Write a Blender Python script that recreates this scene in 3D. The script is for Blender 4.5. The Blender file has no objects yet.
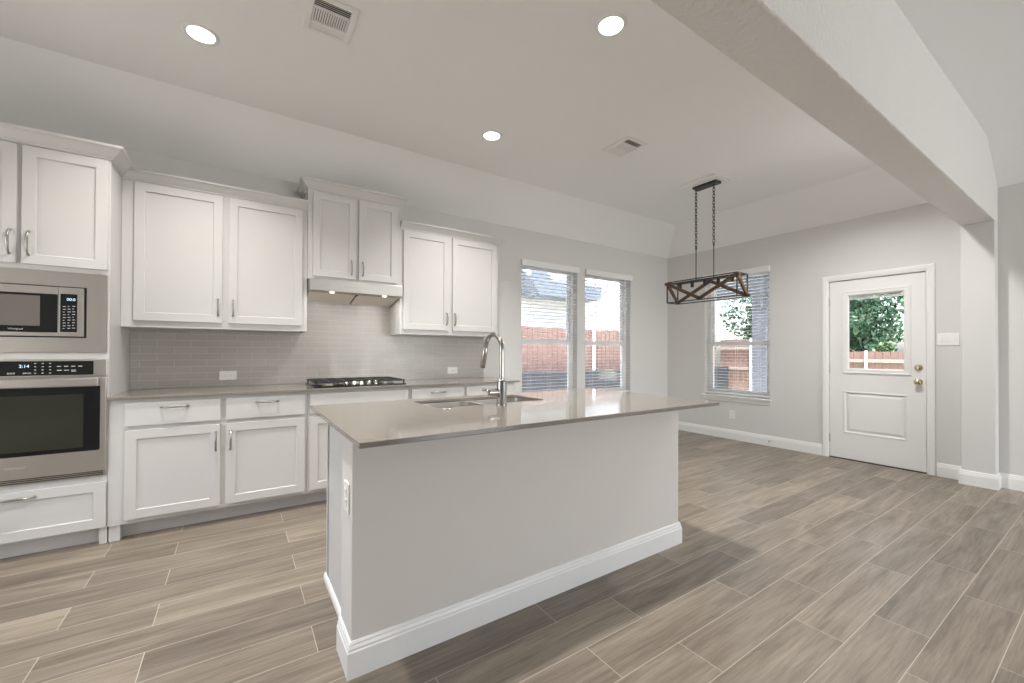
import bpy, bmesh, math, random
from mathutils import Vector, Matrix
sc = bpy.context.scene
COL = sc.collection
PI = math.pi

# ------------------------------------------------------------------ camera
CF, CA, CP, CR, CCY, CH = 414.6556, 0.9856, 0.0074, 0.0038, 348.83, 1.207
F0 = Vector((math.cos(CA), math.sin(CA), 0)); R0 = Vector((math.sin(CA), -math.cos(CA), 0)); U0 = Vector((0, 0, 1))
Fv = F0*math.cos(CP) + U0*math.sin(CP); U1 = U0*math.cos(CP) - F0*math.sin(CP)
Rv = R0*math.cos(CR) + U1*math.sin(CR); Uv = U1*math.cos(CR) - R0*math.sin(CR)
cam = bpy.data.cameras.new('camera'); camo = bpy.data.objects.new('camera', cam); COL.objects.link(camo)
cam.sensor_width = 36; cam.lens = CF/1024*36; cam.shift_y = (CCY-341.5)/1024; cam.clip_start = .02
camo.matrix_world = Matrix(((Rv.x, Uv.x, -Fv.x, 0), (Rv.y, Uv.y, -Fv.y, 0), (Rv.z, Uv.z, -Fv.z, CH), (0, 0, 0, 1)))
sc.camera = camo

# ------------------------------------------------------------------ world, sun, exposure
w = bpy.data.worlds.new('world'); sc.world = w; w.use_nodes = True
nt = w.node_tree; bg = nt.nodes['Background']
sky = nt.nodes.new('ShaderNodeTexSky'); sky.sky_type = 'NISHITA'; sky.sun_disc = False
sky.sun_elevation = math.radians(55); sky.sun_rotation = math.radians(215); sky.air_density = 1; sky.dust_density = 3.0
nt.links.new(sky.outputs['Color'], bg.inputs['Color']); bg.inputs['Strength'].default_value = 1.0
sun = bpy.data.lights.new('sun', 'SUN'); sun.energy = 42.0; sun.angle = math.radians(2); sun.color = (1, .98, .95)
suno = bpy.data.objects.new('sun', sun); COL.objects.link(suno)
suno.rotation_euler = Vector((.12, .14, -1.05)).to_track_quat('-Z', 'Y').to_euler()
vs = sc.view_settings
vs.view_transform = 'Standard'; vs.look = 'None'; vs.gamma = 1; vs.use_curve_mapping = False; vs.exposure = -0.12
sc.cycles.use_denoising = True
sc.cycles.max_bounces = 10; sc.cycles.diffuse_bounces = 6; sc.cycles.glossy_bounces = 4; sc.cycles.transparent_max_bounces = 16
sc.cycles.sample_clamp_indirect = 6
KITCHEN_W, LIVING_W, HOOD_W, DAY_W, NOOK_W, SIDE_W = 21, 3, 1.5, 208, 45, 33
WARM, NEUT, DAYL = (1, .968, .915), (1, .985, .965), (.94, .97, 1)

# ------------------------------------------------------------------ materials
def mat(name, col, rough=.5, metal=0, spec=.5, coat=0, bump=0, bscale=60, bdist=.004, var=0, vscale=3, emit=None, es=0, vstretch=None):
    m = bpy.data.materials.new(name); m.use_nodes = True
    n = m.node_tree.nodes; l = m.node_tree.links; b = n['Principled BSDF']
    b.inputs['Base Color'].default_value = (*col, 1); b.inputs['Roughness'].default_value = rough
    b.inputs['Metallic'].default_value = metal; b.inputs['Specular IOR Level'].default_value = spec
    b.inputs['Coat Weight'].default_value = coat
    tc = n.new('ShaderNodeTexCoord')
    if var:
        no = n.new('ShaderNodeTexNoise'); no.inputs['Scale'].default_value = vscale; no.inputs['Detail'].default_value = 4
        src = tc.outputs['Object']
        if vstretch:
            mp = n.new('ShaderNodeMapping'); mp.inputs['Scale'].default_value = vstretch; l.new(src, mp.inputs['Vector']); src = mp.outputs['Vector']
        l.new(src, no.inputs['Vector'])
        mx = n.new('ShaderNodeMix'); mx.data_type = 'RGBA'
        mx.inputs['A'].default_value = (*[c*(1-var) for c in col], 1); mx.inputs['B'].default_value = (*[min(1, c*(1+var)) for c in col], 1)
        l.new(no.outputs['Fac'], mx.inputs['Factor']); l.new(mx.outputs['Result'], b.inputs['Base Color'])
    if bump:
        no = n.new('ShaderNodeTexNoise'); no.inputs['Scale'].default_value = bscale; no.inputs['Detail'].default_value = 3
        l.new(tc.outputs['Object'], no.inputs['Vector'])
        bp = n.new('ShaderNodeBump'); bp.inputs['Strength'].default_value = bump; bp.inputs['Distance'].default_value = bdist
        l.new(no.outputs['Fac'], bp.inputs['Height']); l.new(bp.outputs['Normal'], b.inputs['Normal'])
    if emit:
        b.inputs['Emission Color'].default_value = (*emit, 1); b.inputs['Emission Strength'].default_value = es
    return m
M = {}
M['wall'] = mat('wall paint', (.69, .685, .67), .7, bump=.12, bscale=90, spec=.3)
M['island'] = mat('island paint', (.70, .665, .63), .6, bump=.06, bscale=90, spec=.3)
M['ceil'] = mat('ceiling paint', (.885, .885, .88), .8, bump=.15, bscale=80, spec=.25)
M['beam'] = mat('textured soffit paint', (.73, .705, .68), .8, bump=1.0, bscale=46, bdist=.009, spec=.25)
M['white'] = mat('white cabinet paint', (.62, .61, .60), .32)
M['trim'] = mat('white trim paint', (.84, .835, .82), .35)
M['steel'] = mat('brushed stainless steel', (.60, .57, .53), .36, .95, var=.06, vscale=8, vstretch=(1, 30, 60))
M['hood'] = mat('brushed hood steel', (.47, .45, .42), .42, .95, var=.08, vscale=6, vstretch=(2, 30, 60))
M['chrome'] = mat('polished chrome', (.72, .71, .69), .10, 1)
M['nickel'] = mat('brushed nickel', (.44, .42, .39), .28, 1)
M['faucet'] = mat('dark polished nickel', (.42, .41, .39), .17, 1)
M['brass'] = mat('satin brass', (.66, .56, .38), .25, 1)
M['black'] = mat('black glass', (.012, .012, .013), .07, spec=.5)
M['dark'] = mat('dark recess', (.02, .02, .02), .6)
M['iron'] = mat('matte black cast iron', (.018, .018, .018), .45)
M['blackmetal'] = mat('matte black metal', (.022, .022, .024), .45)
M['plate'] = mat('white plastic', (.85, .84, .82), .35)
M['slot'] = mat('grey plastic', (.30, .29, .28), .5)
M['quartz'] = mat('warm grey quartz', (.225, .20, .176), .08, spec=1.0, var=.05, vscale=120)
M['quartzedge'] = M['quartz']
M['rust'] = mat('brown stained wood', (.10, .050, .024), .55, var=.35, vscale=10, vstretch=(20, 2, 20))
M['blind'] = mat('white faux wood slat', (.84, .84, .83), .45)
M['vinyl'] = mat('white vinyl', (.82, .82, .81), .4)
M['lens'] = mat('lit lens', (1, 1, 1), .5, emit=(1, .93, .83), es=9)
M['lamp'] = mat('lit bulb', (1, 1, 1), .5, emit=(1, .93, .80), es=9)
M['digit'] = mat('lit digits', (.1, .15, .2), .5, emit=(.65, .85, 1), es=1.6)
M['print'] = mat('printed legend', (.65, .65, .65), .5)
M['logo'] = mat('silver logo', (.80, .79, .77), .35, .6)
M['filter'] = mat('aluminium mesh filter', (.82, .76, .68), .40, .4, bump=.4, bscale=300)
M['siding'] = mat('white lap siding', (.80, .82, .83), .6)
M['slate'] = mat('slate blue eave', (.11, .14, .18), .6)
M['fence'] = mat('weathered cedar pickets', (.135, .085, .074), .8, var=.22, vscale=5, vstretch=(7, 7, .6))
M['rail'] = mat('grey cedar rail', (.20, .175, .165), .8, var=.15, vscale=5)
M['navy'] = mat('near black block', (.010, .013, .02), .8, var=.2, vscale=9)
M['post'] = mat('grey blue painted post', (.06, .07, .085), .6)
M['bark'] = mat('bark', (.12, .08, .055), .9, var=.3, vscale=12)
M['leaf'] = mat('green leaf', (.016, .060, .030), .55, var=.65, vscale=1.8)
M['leaf2'] = mat('yellow green leaf', (.05, .095, .035), .55, var=.5, vscale=2.5)
M['lawn'] = mat('dry pale lawn', (.42, .42, .30), .9, var=.3, vscale=4)
M['patio'] = mat('pale concrete', (.80, .78, .75), .8, var=.1, vscale=2)  # unseen ground kept pale to bounce sunlight up through the windows
M['roofing'] = mat('roof deck', (.25, .23, .22), .9)

def glass_mat(name, tint=(1, 1, 1), k=.9):
    m = bpy.data.materials.new(name); m.use_nodes = True; n = m.node_tree.nodes; l = m.node_tree.links; n.clear()
    o = n.new('ShaderNodeOutputMaterial'); mx = n.new('ShaderNodeMixShader'); t = n.new('ShaderNodeBsdfTransparent'); g = n.new('ShaderNodeBsdfGlossy')
    fr = n.new('ShaderNodeFresnel'); fr.inputs['IOR'].default_value = 1.3
    t.inputs['Color'].default_value = (*[k*c for c in tint], 1); g.inputs['Roughness'].default_value = .02
    l.new(fr.outputs[0], mx.inputs[0]); l.new(t.outputs[0], mx.inputs[1]); l.new(g.outputs[0], mx.inputs[2]); l.new(mx.outputs[0], o.inputs[0])
    return m
M['glass'] = glass_mat('window glass')

def floor_mat():
    m = bpy.data.materials.new('wood look plank tile'); m.use_nodes = True; n = m.node_tree.nodes; l = m.node_tree.links; b = n['Principled BSDF']
    tc = n.new('ShaderNodeTexCoord')
    mp = n.new('ShaderNodeMapping'); mp.inputs['Location'].default_value = (.30, .08, 0)
    l.new(tc.outputs['Object'], mp.inputs['Vector'])
    def brick(c1, c2, cm, ms):
        br = n.new('ShaderNodeTexBrick'); br.inputs['Scale'].default_value = 1
        br.inputs['Brick Width'].default_value = .92; br.inputs['Row Height'].default_value = .19
        br.inputs['Mortar Size'].default_value = ms; br.inputs['Mortar Smooth'].default_value = .1; br.offset = .37; br.offset_frequency = 2
        br.inputs['Bias'].default_value = 0
        br.inputs['Color1'].default_value = c1; br.inputs['Color2'].default_value = c2; br.inputs['Mortar'].default_value = cm
        l.new(mp.outputs['Vector'], br.inputs['Vector']); return br
    br = brick((0, 0, 0, 1), (1, 1, 1, 1), (.5, .5, .5, 1), .0016)
    # per plank offset of the grain
    sep = n.new('ShaderNodeSeparateColor'); l.new(br.outputs['Color'], sep.inputs[0])
    mul = n.new('ShaderNodeMath'); mul.operation = 'MULTIPLY'; mul.inputs[1].default_value = 37; l.new(sep.outputs[0], mul.inputs[0])
    cmb = n.new('ShaderNodeCombineXYZ'); l.new(mul.outputs[0], cmb.inputs[0]); l.new(mul.outputs[0], cmb.inputs[1]); l.new(mul.outputs[0], cmb.inputs[2])
    def grain(scale, sx, sy, detail, dist):
        mg = n.new('ShaderNodeMapping'); mg.inputs['Scale'].default_value = (sx, sy, 1); l.new(tc.outputs['Object'], mg.inputs['Vector'])
        ad = n.new('ShaderNodeVectorMath'); l.new(mg.outputs[0], ad.inputs[0]); l.new(cmb.outputs[0], ad.inputs[1])
        no = n.new('ShaderNodeTexNoise'); no.inputs['Scale'].default_value = scale; no.inputs['Detail'].default_value = detail; no.inputs['Distortion'].default_value = dist
        no.inputs['Roughness'].default_value = .6
        l.new(ad.outputs[0], no.inputs['Vector']); return no
    g1 = grain(1.0, 1.3, 12, 6, 1.0); g2 = grain(1.0, 4, 90, 3, .3)
    ra = n.new('ShaderNodeValToRGB'); e = ra.color_ramp.elements
    e[0].position = .30; e[0].color = (.170, .138, .106, 1); e[1].position = .72; e[1].color = (.335, .285, .229, 1)
    mid = e.new(.5); mid.color = (.255, .214, .169, 1)
    l.new(g1.outputs['Fac'], ra.inputs[0])
    fine = n.new('ShaderNodeMix'); fine.data_type = 'RGBA'; fine.blend_type = 'MULTIPLY'; fine.inputs['Factor'].default_value = .6
    r2 = n.new('ShaderNodeValToRGB'); r2.color_ramp.elements[0].position = .35; r2.color_ramp.elements[0].color = (.6, .58, .56, 1); r2.color_ramp.elements[1].position = .6
    l.new(g2.outputs['Fac'], r2.inputs[0]); l.new(ra.outputs[0], fine.inputs['A']); l.new(r2.outputs[0], fine.inputs['B'])
    pl = n.new('ShaderNodeMix'); pl.data_type = 'RGBA'; pl.blend_type = 'MULTIPLY'; pl.inputs['Factor'].default_value = 1
    r3 = n.new('ShaderNodeValToRGB'); r3.color_ramp.elements[0].color = (.74, .74, .75, 1); r3.color_ramp.elements[1].color = (1.12, 1.12, 1.11, 1)
    l.new(sep.outputs[0], r3.inputs[0]); l.new(fine.outputs['Result'], pl.inputs['A']); l.new(r3.outputs[0], pl.inputs['B'])
    gm = n.new('ShaderNodeMix'); gm.data_type = 'RGBA'; gm.inputs['B'].default_value = (.46, .41, .345, 1)
    l.new(br.outputs['Fac'], gm.inputs['Factor']); l.new(pl.outputs['Result'], gm.inputs['A'])
    l.new(gm.outputs['Result'], b.inputs['Base Color'])
    b.inputs['Roughness'].default_value = .40; b.inputs['Specular IOR Level'].default_value = .40
    bp = n.new('ShaderNodeBump'); bp.inputs['Strength'].default_value = .12; bp.inputs['Distance'].default_value = .003
    l.new(g2.outputs['Fac'], bp.inputs['Height']); l.new(bp.outputs[0], b.inputs['Normal'])
    return m
M['floor'] = floor_mat()

def tile_mat():
    m = bpy.data.materials.new('glossy grey subway tile'); m.use_nodes = True; n = m.node_tree.nodes; l = m.node_tree.links; b = n['Principled BSDF']
    tc = n.new('ShaderNodeTexCoord'); sx = n.new('ShaderNodeSeparateXYZ'); cx = n.new('ShaderNodeCombineXYZ')
    l.new(tc.outputs['Object'], sx.inputs[0]); l.new(sx.outputs['X'], cx.inputs['X']); l.new(sx.outputs['Z'], cx.inputs['Y'])
    br = n.new('ShaderNodeTexBrick'); br.inputs['Scale'].default_value = 1; br.inputs['Brick Width'].default_value = .205; br.inputs['Row Height'].default_value = .0515
    br.inputs['Mortar Size'].default_value = .0013; br.offset = .5
    br.inputs['Color1'].default_value = (.43, .405, .375, 1); br.inputs['Color2'].default_value = (.465, .44, .41, 1); br.inputs['Mortar'].default_value = (.60, .57, .53, 1)
    l.new(cx.outputs[0], br.inputs['Vector']); l.new(br.outputs['Color'], b.inputs['Base Color'])
    mx = n.new('ShaderNodeMath'); mx.operation = 'MULTIPLY_ADD'; mx.inputs[1].default_value = .5; mx.inputs[2].default_value = .27
    l.new(br.outputs['Fac'], mx.inputs[0]); l.new(mx.outputs[0], b.inputs['Roughness'])
    no = n.new('ShaderNodeTexNoise'); no.inputs['Scale'].default_value = 14; l.new(tc.outputs['Object'], no.inputs['Vector'])
    ad = n.new('ShaderNodeMath'); ad.operation = 'MULTIPLY_ADD'; ad.inputs[1].default_value = -1.0; l.new(br.outputs['Fac'], ad.inputs[0]); l.new(no.outputs['Fac'], ad.inputs[2])
    bp = n.new('ShaderNodeBump'); bp.inputs['Strength'].default_value = .25; bp.inputs['Distance'].default_value = .002
    l.new(ad.outputs[0], bp.inputs['Height']); l.new(bp.outputs[0], b.inputs['Normal'])
    return m
M['tile'] = tile_mat()

def siding_mat():
    m = M['siding']; n = m.node_tree.nodes; l = m.node_tree.links; b = n['Principled BSDF']
    tc = n.new('ShaderNodeTexCoord'); sx = n.new('ShaderNodeSeparateXYZ'); l.new(tc.outputs['Object'], sx.inputs[0])
    d = n.new('ShaderNodeMath'); d.operation = 'FRACT'; mu = n.new('ShaderNodeMath'); mu.operation = 'MULTIPLY'; mu.inputs[1].default_value = 6
    l.new(sx.outputs['Z'], mu.inputs[0]); l.new(mu.outputs[0], d.inputs[0])
    bp = n.new('ShaderNodeBump'); bp.inputs['Strength'].default_value = .6; bp.inputs['Distance'].default_value = .02; bp.invert = True
    l.new(d.outputs[0], bp.inputs['Height']); l.new(bp.outputs[0], b.inputs['Normal'])
siding_mat()

# ------------------------------------------------------------------ mesh helpers
class MB:
    def __init__(s): s.v = []; s.f = []; s.sm = []
    def add(s, vs, fs, smooth=False):
        o = len(s.v); s.v += [tuple(p) for p in vs]; s.f += [tuple(i+o for i in f) for f in fs]; s.sm += [smooth]*len(fs); return s
    def box(s, x0, x1, y0, y1, z0, z1):
        x0, x1 = min(x0, x1), max(x0, x1); y0, y1 = min(y0, y1), max(y0, y1); z0, z1 = min(z0, z1), max(z0, z1)
        vs = [(x0, y0, z0), (x1, y0, z0), (x1, y1, z0), (x0, y1, z0), (x0, y0, z1), (x1, y0, z1), (x1, y1, z1), (x0, y1, z1)]
        return s.add(vs, [(3, 2, 1, 0), (4, 5, 6, 7), (0, 1, 5, 4), (1, 2, 6, 5), (2, 3, 7, 6), (3, 0, 4, 7)])
    def rbox(s, x0, x1, y0, y1, z0, z1, r=.02, ax='z', seg=5):
        """box with rounded vertical corners about axis ax"""
        def ring(a0, a1, b0, b1):
            P = []
            for (ca, cb, st) in ((a1-r, b1-r, 0), (a0+r, b1-r, 1), (a0+r, b0+r, 2), (a1-r, b0+r, 3)):
                for i in range(seg+1):
                    t = (st + i/seg)*PI/2; P.append((ca+r*math.cos(t), cb+r*math.sin(t)))
            return P
        if ax == 'z': P = ring(x0, x1, y0, y1); f = lambda p, c: (p[0], p[1], c); c0, c1 = z0, z1
        elif ax == 'y': P = ring(x0, x1, z0, z1); f = lambda p, c: (p[0], c, p[1]); c0, c1 = y0, y1
        else: P = ring(y0, y1, z0, z1); f = lambda p, c: (c, p[0], p[1]); c0, c1 = x0, x1
        n = len(P); vs = [f(p, c0) for p in P] + [f(p, c1) for p in P]
        return s.add(vs, [(i, (i+1) % n, n+(i+1) % n, n+i) for i in range(n)] + [tuple(range(n))[::-1], tuple(range(n, 2*n))])
    def hexa(s, b, t):
        """b, t: 4 bottom and 4 top points, same winding"""
        return s.add(list(b)+list(t), [(3, 2, 1, 0), (4, 5, 6, 7), (0, 1, 5, 4), (1, 2, 6, 5), (2, 3, 7, 6), (3, 0, 4, 7)])
    def poly(s, pts, ax, a, b):
        n = len(pts)
        f = {'x': lambda p, c: (c, p[0], p[1]), 'y': lambda p, c: (p[0], c, p[1]), 'z': lambda p, c: (p[0], p[1], c)}[ax]
        vs = [f(p, a) for p in pts] + [f(p, b) for p in pts]
        return s.add(vs, [(i, (i+1) % n, n+(i+1) % n, n+i) for i in range(n)] + [tuple(range(n))[::-1], tuple(range(n, 2*n))])
    def bar(s, p, q, wd, ht, up=(0, 0, 1)):
        p, q = Vector(p), Vector(q); d = (q-p).normalized(); u = Vector(up); r = d.cross(u)
        if r.length < 1e-4: r = d.cross(Vector((1, 0, 0)))
        r.normalize(); u = r.cross(d)
        c = [(r*a*wd/2 + u*b*ht/2) for a, b in ((-1, -1), (1, -1), (1, 1), (-1, 1))]
        return s.hexa([p+k for k in c], [q+k for k in c])
    def tube(s, path, r, seg=12, caps=True, radii=None):
        P = [Vector(p) for p in path]; n = len(P); rings = []; prev = None
        for i in range(n):
            t = (P[min(i+1, n-1)] - P[max(i-1, 0)]).normalized()
            if prev is None:
                a = Vector((0, 0, 1)) if abs(t.z) < .9 else Vector((1, 0, 0)); u = (a - t*a.dot(t)).normalized()
            else: u = (prev - t*prev.dot(t)).normalized()
            prev = u; v = t.cross(u); rr = radii[i] if radii else r
            rings.append([P[i] + (u*math.cos(2*PI*k/seg) + v*math.sin(2*PI*k/seg))*rr for k in range(seg)])
        vs = [p for R in rings for p in R]
        s.add(vs, [(i*seg+k, i*seg+(k+1) % seg, (i+1)*seg+(k+1) % seg, (i+1)*seg+k) for i in range(n-1) for k in range(seg)], True)
        if caps:
            s.add(rings[0], [tuple(range(seg))[::-1]]); s.add(rings[-1], [tuple(range(seg))])
        return s
    def lathe(s, c, ax, prof, seg=24, caps=True):
        """prof: list of (r, h) along axis ax from point c"""
        c = Vector(c); A = {'x': (Vector((1, 0, 0)), Vector((0, 1, 0)), Vector((0, 0, 1))), 'y': (Vector((0, 1, 0)), Vector((0, 0, 1)), Vector((1, 0, 0))),
                            'z': (Vector((0, 0, 1)), Vector((1, 0, 0)), Vector((0, 1, 0)))}[ax]
        vs = []
        for r, h in prof:
            vs += [c + A[0]*h + (A[1]*math.cos(2*PI*k/seg) + A[2]*math.sin(2*PI*k/seg))*max(r, 1e-5) for k in range(seg)]
        n = len(prof)
        s.add(vs, [(i*seg+k, i*seg+(k+1) % seg, (i+1)*seg+(k+1) % seg, (i+1)*seg+k) for i in range(n-1) for k in range(seg)], True)
        if caps:
            s.add(vs[:seg], [tuple(range(seg))[::-1]]); s.add(vs[-seg:], [tuple(range(seg))])
        return s
    def torus(s, c, R, r, M3, sR=14, sr=6, sy=1.0):
        vs = []
        for i in range(sR):
            t = 2*PI*i/sR
            for k in range(sr):
                q = 2*PI*k/sr; rr = R + r*math.cos(q)
                vs.append(Vector(c) + M3 @ Vector((rr*math.cos(t), rr*math.sin(t)*sy, r*math.sin(q))))
        return s.add(vs, [(i*sr+k, ((i+1) % sR)*sr+k, ((i+1) % sR)*sr+(k+1) % sr, i*sr+(k+1) % sr) for i in range(sR) for k in range(sr)], True)
    def sweep(s, path, prof, side=1, closed=False):
        """horizontal sweep with mitres: path of (x, y), prof of (outward distance, z); outward = right of travel * side"""
        n = len(path); P = [Vector((a, b)) for a, b in path]; rows = []
        for i in range(n):
            d0 = (P[i]-P[i-1]).normalized() if i or closed else None
            d1 = (P[(i+1) % n]-P[i]).normalized() if i < n-1 or closed else None
            if d0 is None: d0 = d1
            if d1 is None: d1 = d0
            n0 = Vector((d0.y, -d0.x))*side; n1 = Vector((d1.y, -d1.x))*side
            m = (n0+n1); m = m/ max(m.dot(n0), 1e-6)
            rows.append([(P[i].x+m.x*a, P[i].y+m.y*a, z) for a, z in prof])
        k = len(prof); vs = [p for r in rows for p in r]; fs = []
        for i in range(n-1 + (1 if closed else 0)):
            a, b = i*k, ((i+1) % n)*k
            fs += [(a+j, a+(j+1) % k, b+(j+1) % k, b+j) for j in range(k)]
        if not closed: fs += [tuple(range(k))[::-1], tuple(range((n-1)*k, n*k))]
        return s.add(vs, fs)
    def build(s, name, m, parent=None, bevel=0, org=None, seg=2):
        o0 = Vector(org) if org else (Vector(ORG.get(parent.name, (0, 0, 0))) if parent else Vector((0, 0, 0)))
        me = bpy.data.meshes.new(name)
        me.from_pydata([Vector(p)-o0 for p in s.v], [], s.f)
        bm = bmesh.new(); bm.from_mesh(me)
        for f, q in zip(bm.faces, s.sm): f.smooth = q
        bmesh.ops.recalc_face_normals(bm, faces=bm.faces); bm.to_mesh(me); bm.free()
        me.materials.append(m)
        o = bpy.data.objects.new(name, me); COL.objects.link(o)
        if parent: o.parent = parent; ORG[o.name] = tuple(o0)
        else: o.location = o0; ORG[o.name] = tuple(o0)
        if bevel:
            b = o.modifiers.new('bevel', 'BEVEL'); b.width = bevel; b.segments = seg; b.limit_method = 'ANGLE'; b.angle_limit = math.radians(40)
        return o
ORG = {}
def thing(name, label, cat, loc, group=None):
    o = bpy.data.objects.new(name, None); COL.objects.link(o); o.location = loc; o.empty_display_size = .1
    ORG[o.name] = tuple(loc); o['label'] = label; o['category'] = cat
    if group: o['group'] = group
    return o
def tag(o, label, cat, group=None, kind=None):
    o['label'] = label; o['category'] = cat
    if group: o['group'] = group
    if kind: o['kind'] = kind
    return o
def struct(o, label=None, cat=None):
    o['kind'] = 'structure'
    if label: o['label'] = label
    if cat: o['category'] = cat
    return o
def copy_tree(o, parent=None, loc=None, label=None):
    c = o.copy(); COL.objects.link(c)
    if parent: c.parent = parent
    if loc: c.location = loc
    if label: c['label'] = label
    for ch in [k for k in bpy.data.objects if k.parent == o]: copy_tree(ch, c)
    return c
def text(name, s, size, loc, rot, m, parent, align='CENTER'):
    cu = bpy.data.curves.new(name, 'FONT'); cu.body = s; cu.size = size; cu.align_x = align; cu.align_y = 'CENTER'; cu.extrude = .0004
    t_ = bpy.data.objects.new('tmp', cu); COL.objects.link(t_); bpy.context.view_layer.update()
    me = bpy.data.meshes.new_from_object(t_.evaluated_get(bpy.context.evaluated_depsgraph_get())); me.name = name
    bpy.data.objects.remove(t_); bpy.data.curves.remove(cu)
    o = bpy.data.objects.new(name, me); COL.objects.link(o); me.materials.clear(); me.materials.append(m); o.parent = parent
    o.location = Vector(loc) - Vector(ORG[parent.name]); o.rotation_euler = rot
    return o
FACE_S = (PI/2, 0, 0)     # text readable by someone looking towards +y

# ------------------------------------------------------------------ dimensions
XR, YW, YR, XL = 5.7665, 4.1775, -5.2, -2.4
H, HC, DS = 2.72, 3.06, .47
BY0, BY1, BZ = .699, .911, 2.40
TW = .16

# ------------------------------------------------------------------ lamps of the house, plus an added nook fill
def disc_lamp(name, x, y, z, power, size, col, spread=PI):
    L = bpy.data.lights.new(name, 'AREA'); L.shape = 'DISK'; L.size = size; L.energy = power; L.color = col; L.spread = spread
    o = bpy.data.objects.new(name, L); COL.objects.link(o); L.spread = spread; o.location = (x, y, z); return o
def recessed(x, y, label):
    r = thing('recessed_light', label, 'ceiling light', (x, y, HC), 'recessed ceiling lights')
    MB().lathe((x, y, HC-.006), 'z', [(.090, .006), (.090, .002), (.082, -.001), (.070, -.001), (.067, .003)], 32, False).build('trim_ring', M['trim'], r)
    MB().lathe((x, y, HC-.004), 'z', [(.068, .0), (.068, .003)], 32).build('lens', M['lens'], r)
    return r
def recessed_copy(src, x, y, label): return copy_tree(src, None, (x, y, HC), label)
RL = [(-.190, 3.02), (1.752, 1.642), (1.805, 3.05)]
r0 = recessed(*RL[0], 'round lit ceiling light above the oven tower, nearest the left wall')
recessed_copy(r0, *RL[1], 'round lit ceiling light nearest the wide beam, over the near edge of the island')
recessed_copy(r0, *RL[2], 'round lit ceiling light between the sink and the cabinets, smallest in the photo')
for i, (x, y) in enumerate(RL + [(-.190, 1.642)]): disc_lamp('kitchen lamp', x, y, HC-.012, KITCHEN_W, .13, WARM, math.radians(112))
disc_lamp('nook fill lamp', 4.25, 1.30, HC-.012, NOOK_W, .16, NEUT, math.radians(150))  # unseen lamp added behind the beam to brighten the nook
recessed_copy(r0, 4.25, 1.30, 'unseen ceiling light added behind the beam to brighten the nook')
for x, y in ((-.6, -2.3), (1.6, -2.3), (3.8, -2.3), (1.6, -4.2)): disc_lamp('living lamp', x, y, HC-.012, LIVING_W, .14, NEUT, math.radians(130))

# ------------------------------------------------------------------ shell
struct(MB().box(XL-TW, XR+TW, YR-TW, YW+TW, -.12, 0).build('floor', M['floor']), 'grey brown wood look plank tile floor', 'floor')
cb = MB()
T = HC+.12
xa, xb, ya, yb = XL, XR-DS, YR, YW-DS
cb.hexa([(xa, ya, HC), (xb, ya, HC), (xb, yb, HC), (xa, yb, HC)], [(xa, ya, T), (xb, ya, T), (xb, yb, T), (xa, yb, T)])
cb.hexa([(xa, yb, HC), (xb, yb, HC), (XR, YW, H), (xa, YW, H)], [(xa, yb, T), (xb, yb, T), (XR, YW, T), (xa, YW, T)])
cb.hexa([(xb, ya, HC), (XR, ya, H), (XR, YW, H), (xb, yb, HC)], [(xb, ya, T), (XR, ya, T), (XR, YW, T), (xb, yb, T)])
struct(cb.build('ceiling', M['ceil']), 'pale grey vaulted ceiling with sloped edges', 'ceiling')
struct(MB().box(XL-.4, XR+.35, YR-.4, YW+.35, T, T+.1).build('roof', M['roofing']), 'unseen roof slab added over the ceiling to block sun leaks', 'roof')  # unseen slab added to keep sunlight from leaking in
WZ0, WZ1 = .60, 2.335
W1, W2, W3 = (2.905, 3.825), (3.97, 4.885), (2.645, 3.535)
def wall_x(y0, y1, holes, x0, x1, z1):
    m = MB(); a = x0
    for (p, q, zz0, zz1) in holes:
        m.box(a, p, y0, y1, 0, z1)
        if zz0 > 0: m.box(p, q, y0, y1, 0, zz0)
        m.box(p, q, y0, y1, zz1, z1); a = q
    m.box(a, x1, y0, y1, 0, z1); return m
struct(wall_x(YW, YW+TW, [(*W1, WZ0, WZ1), (*W2, WZ0, WZ1)], XL-TW, XR+TW, T).build('wall_back', M['wall']), 'pale grey kitchen wall behind the cabinets', 'wall')
DY0, DY1, DZ = 1.165, 2.0, 2.045
mw = MB()
m_ = wall_x(0, 1, [(DY0, DY1, 0, DZ), (*W3, WZ0, WZ1)], YR-TW, YW, T)
mw.add([(XR+p[1]*TW, p[0], p[2]) for p in m_.v], m_.f)
struct(mw.build('wall_right', M['wall']), 'pale grey wall with the back door and a window', 'wall')
LW = [(1.15, 3.15)]      # unseen window added in the left wall to brighten the kitchen
m_ = wall_x(0, 1, [(a, b, .55, 2.35) for a, b in LW], YR-TW, YW, T); mw = MB()
mw.add([(XL-p[1]*TW, p[0], p[2]) for p in m_.v], m_.f)
struct(mw.build('wall_left', M['wall']), 'pale grey left wall', 'wall')
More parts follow.
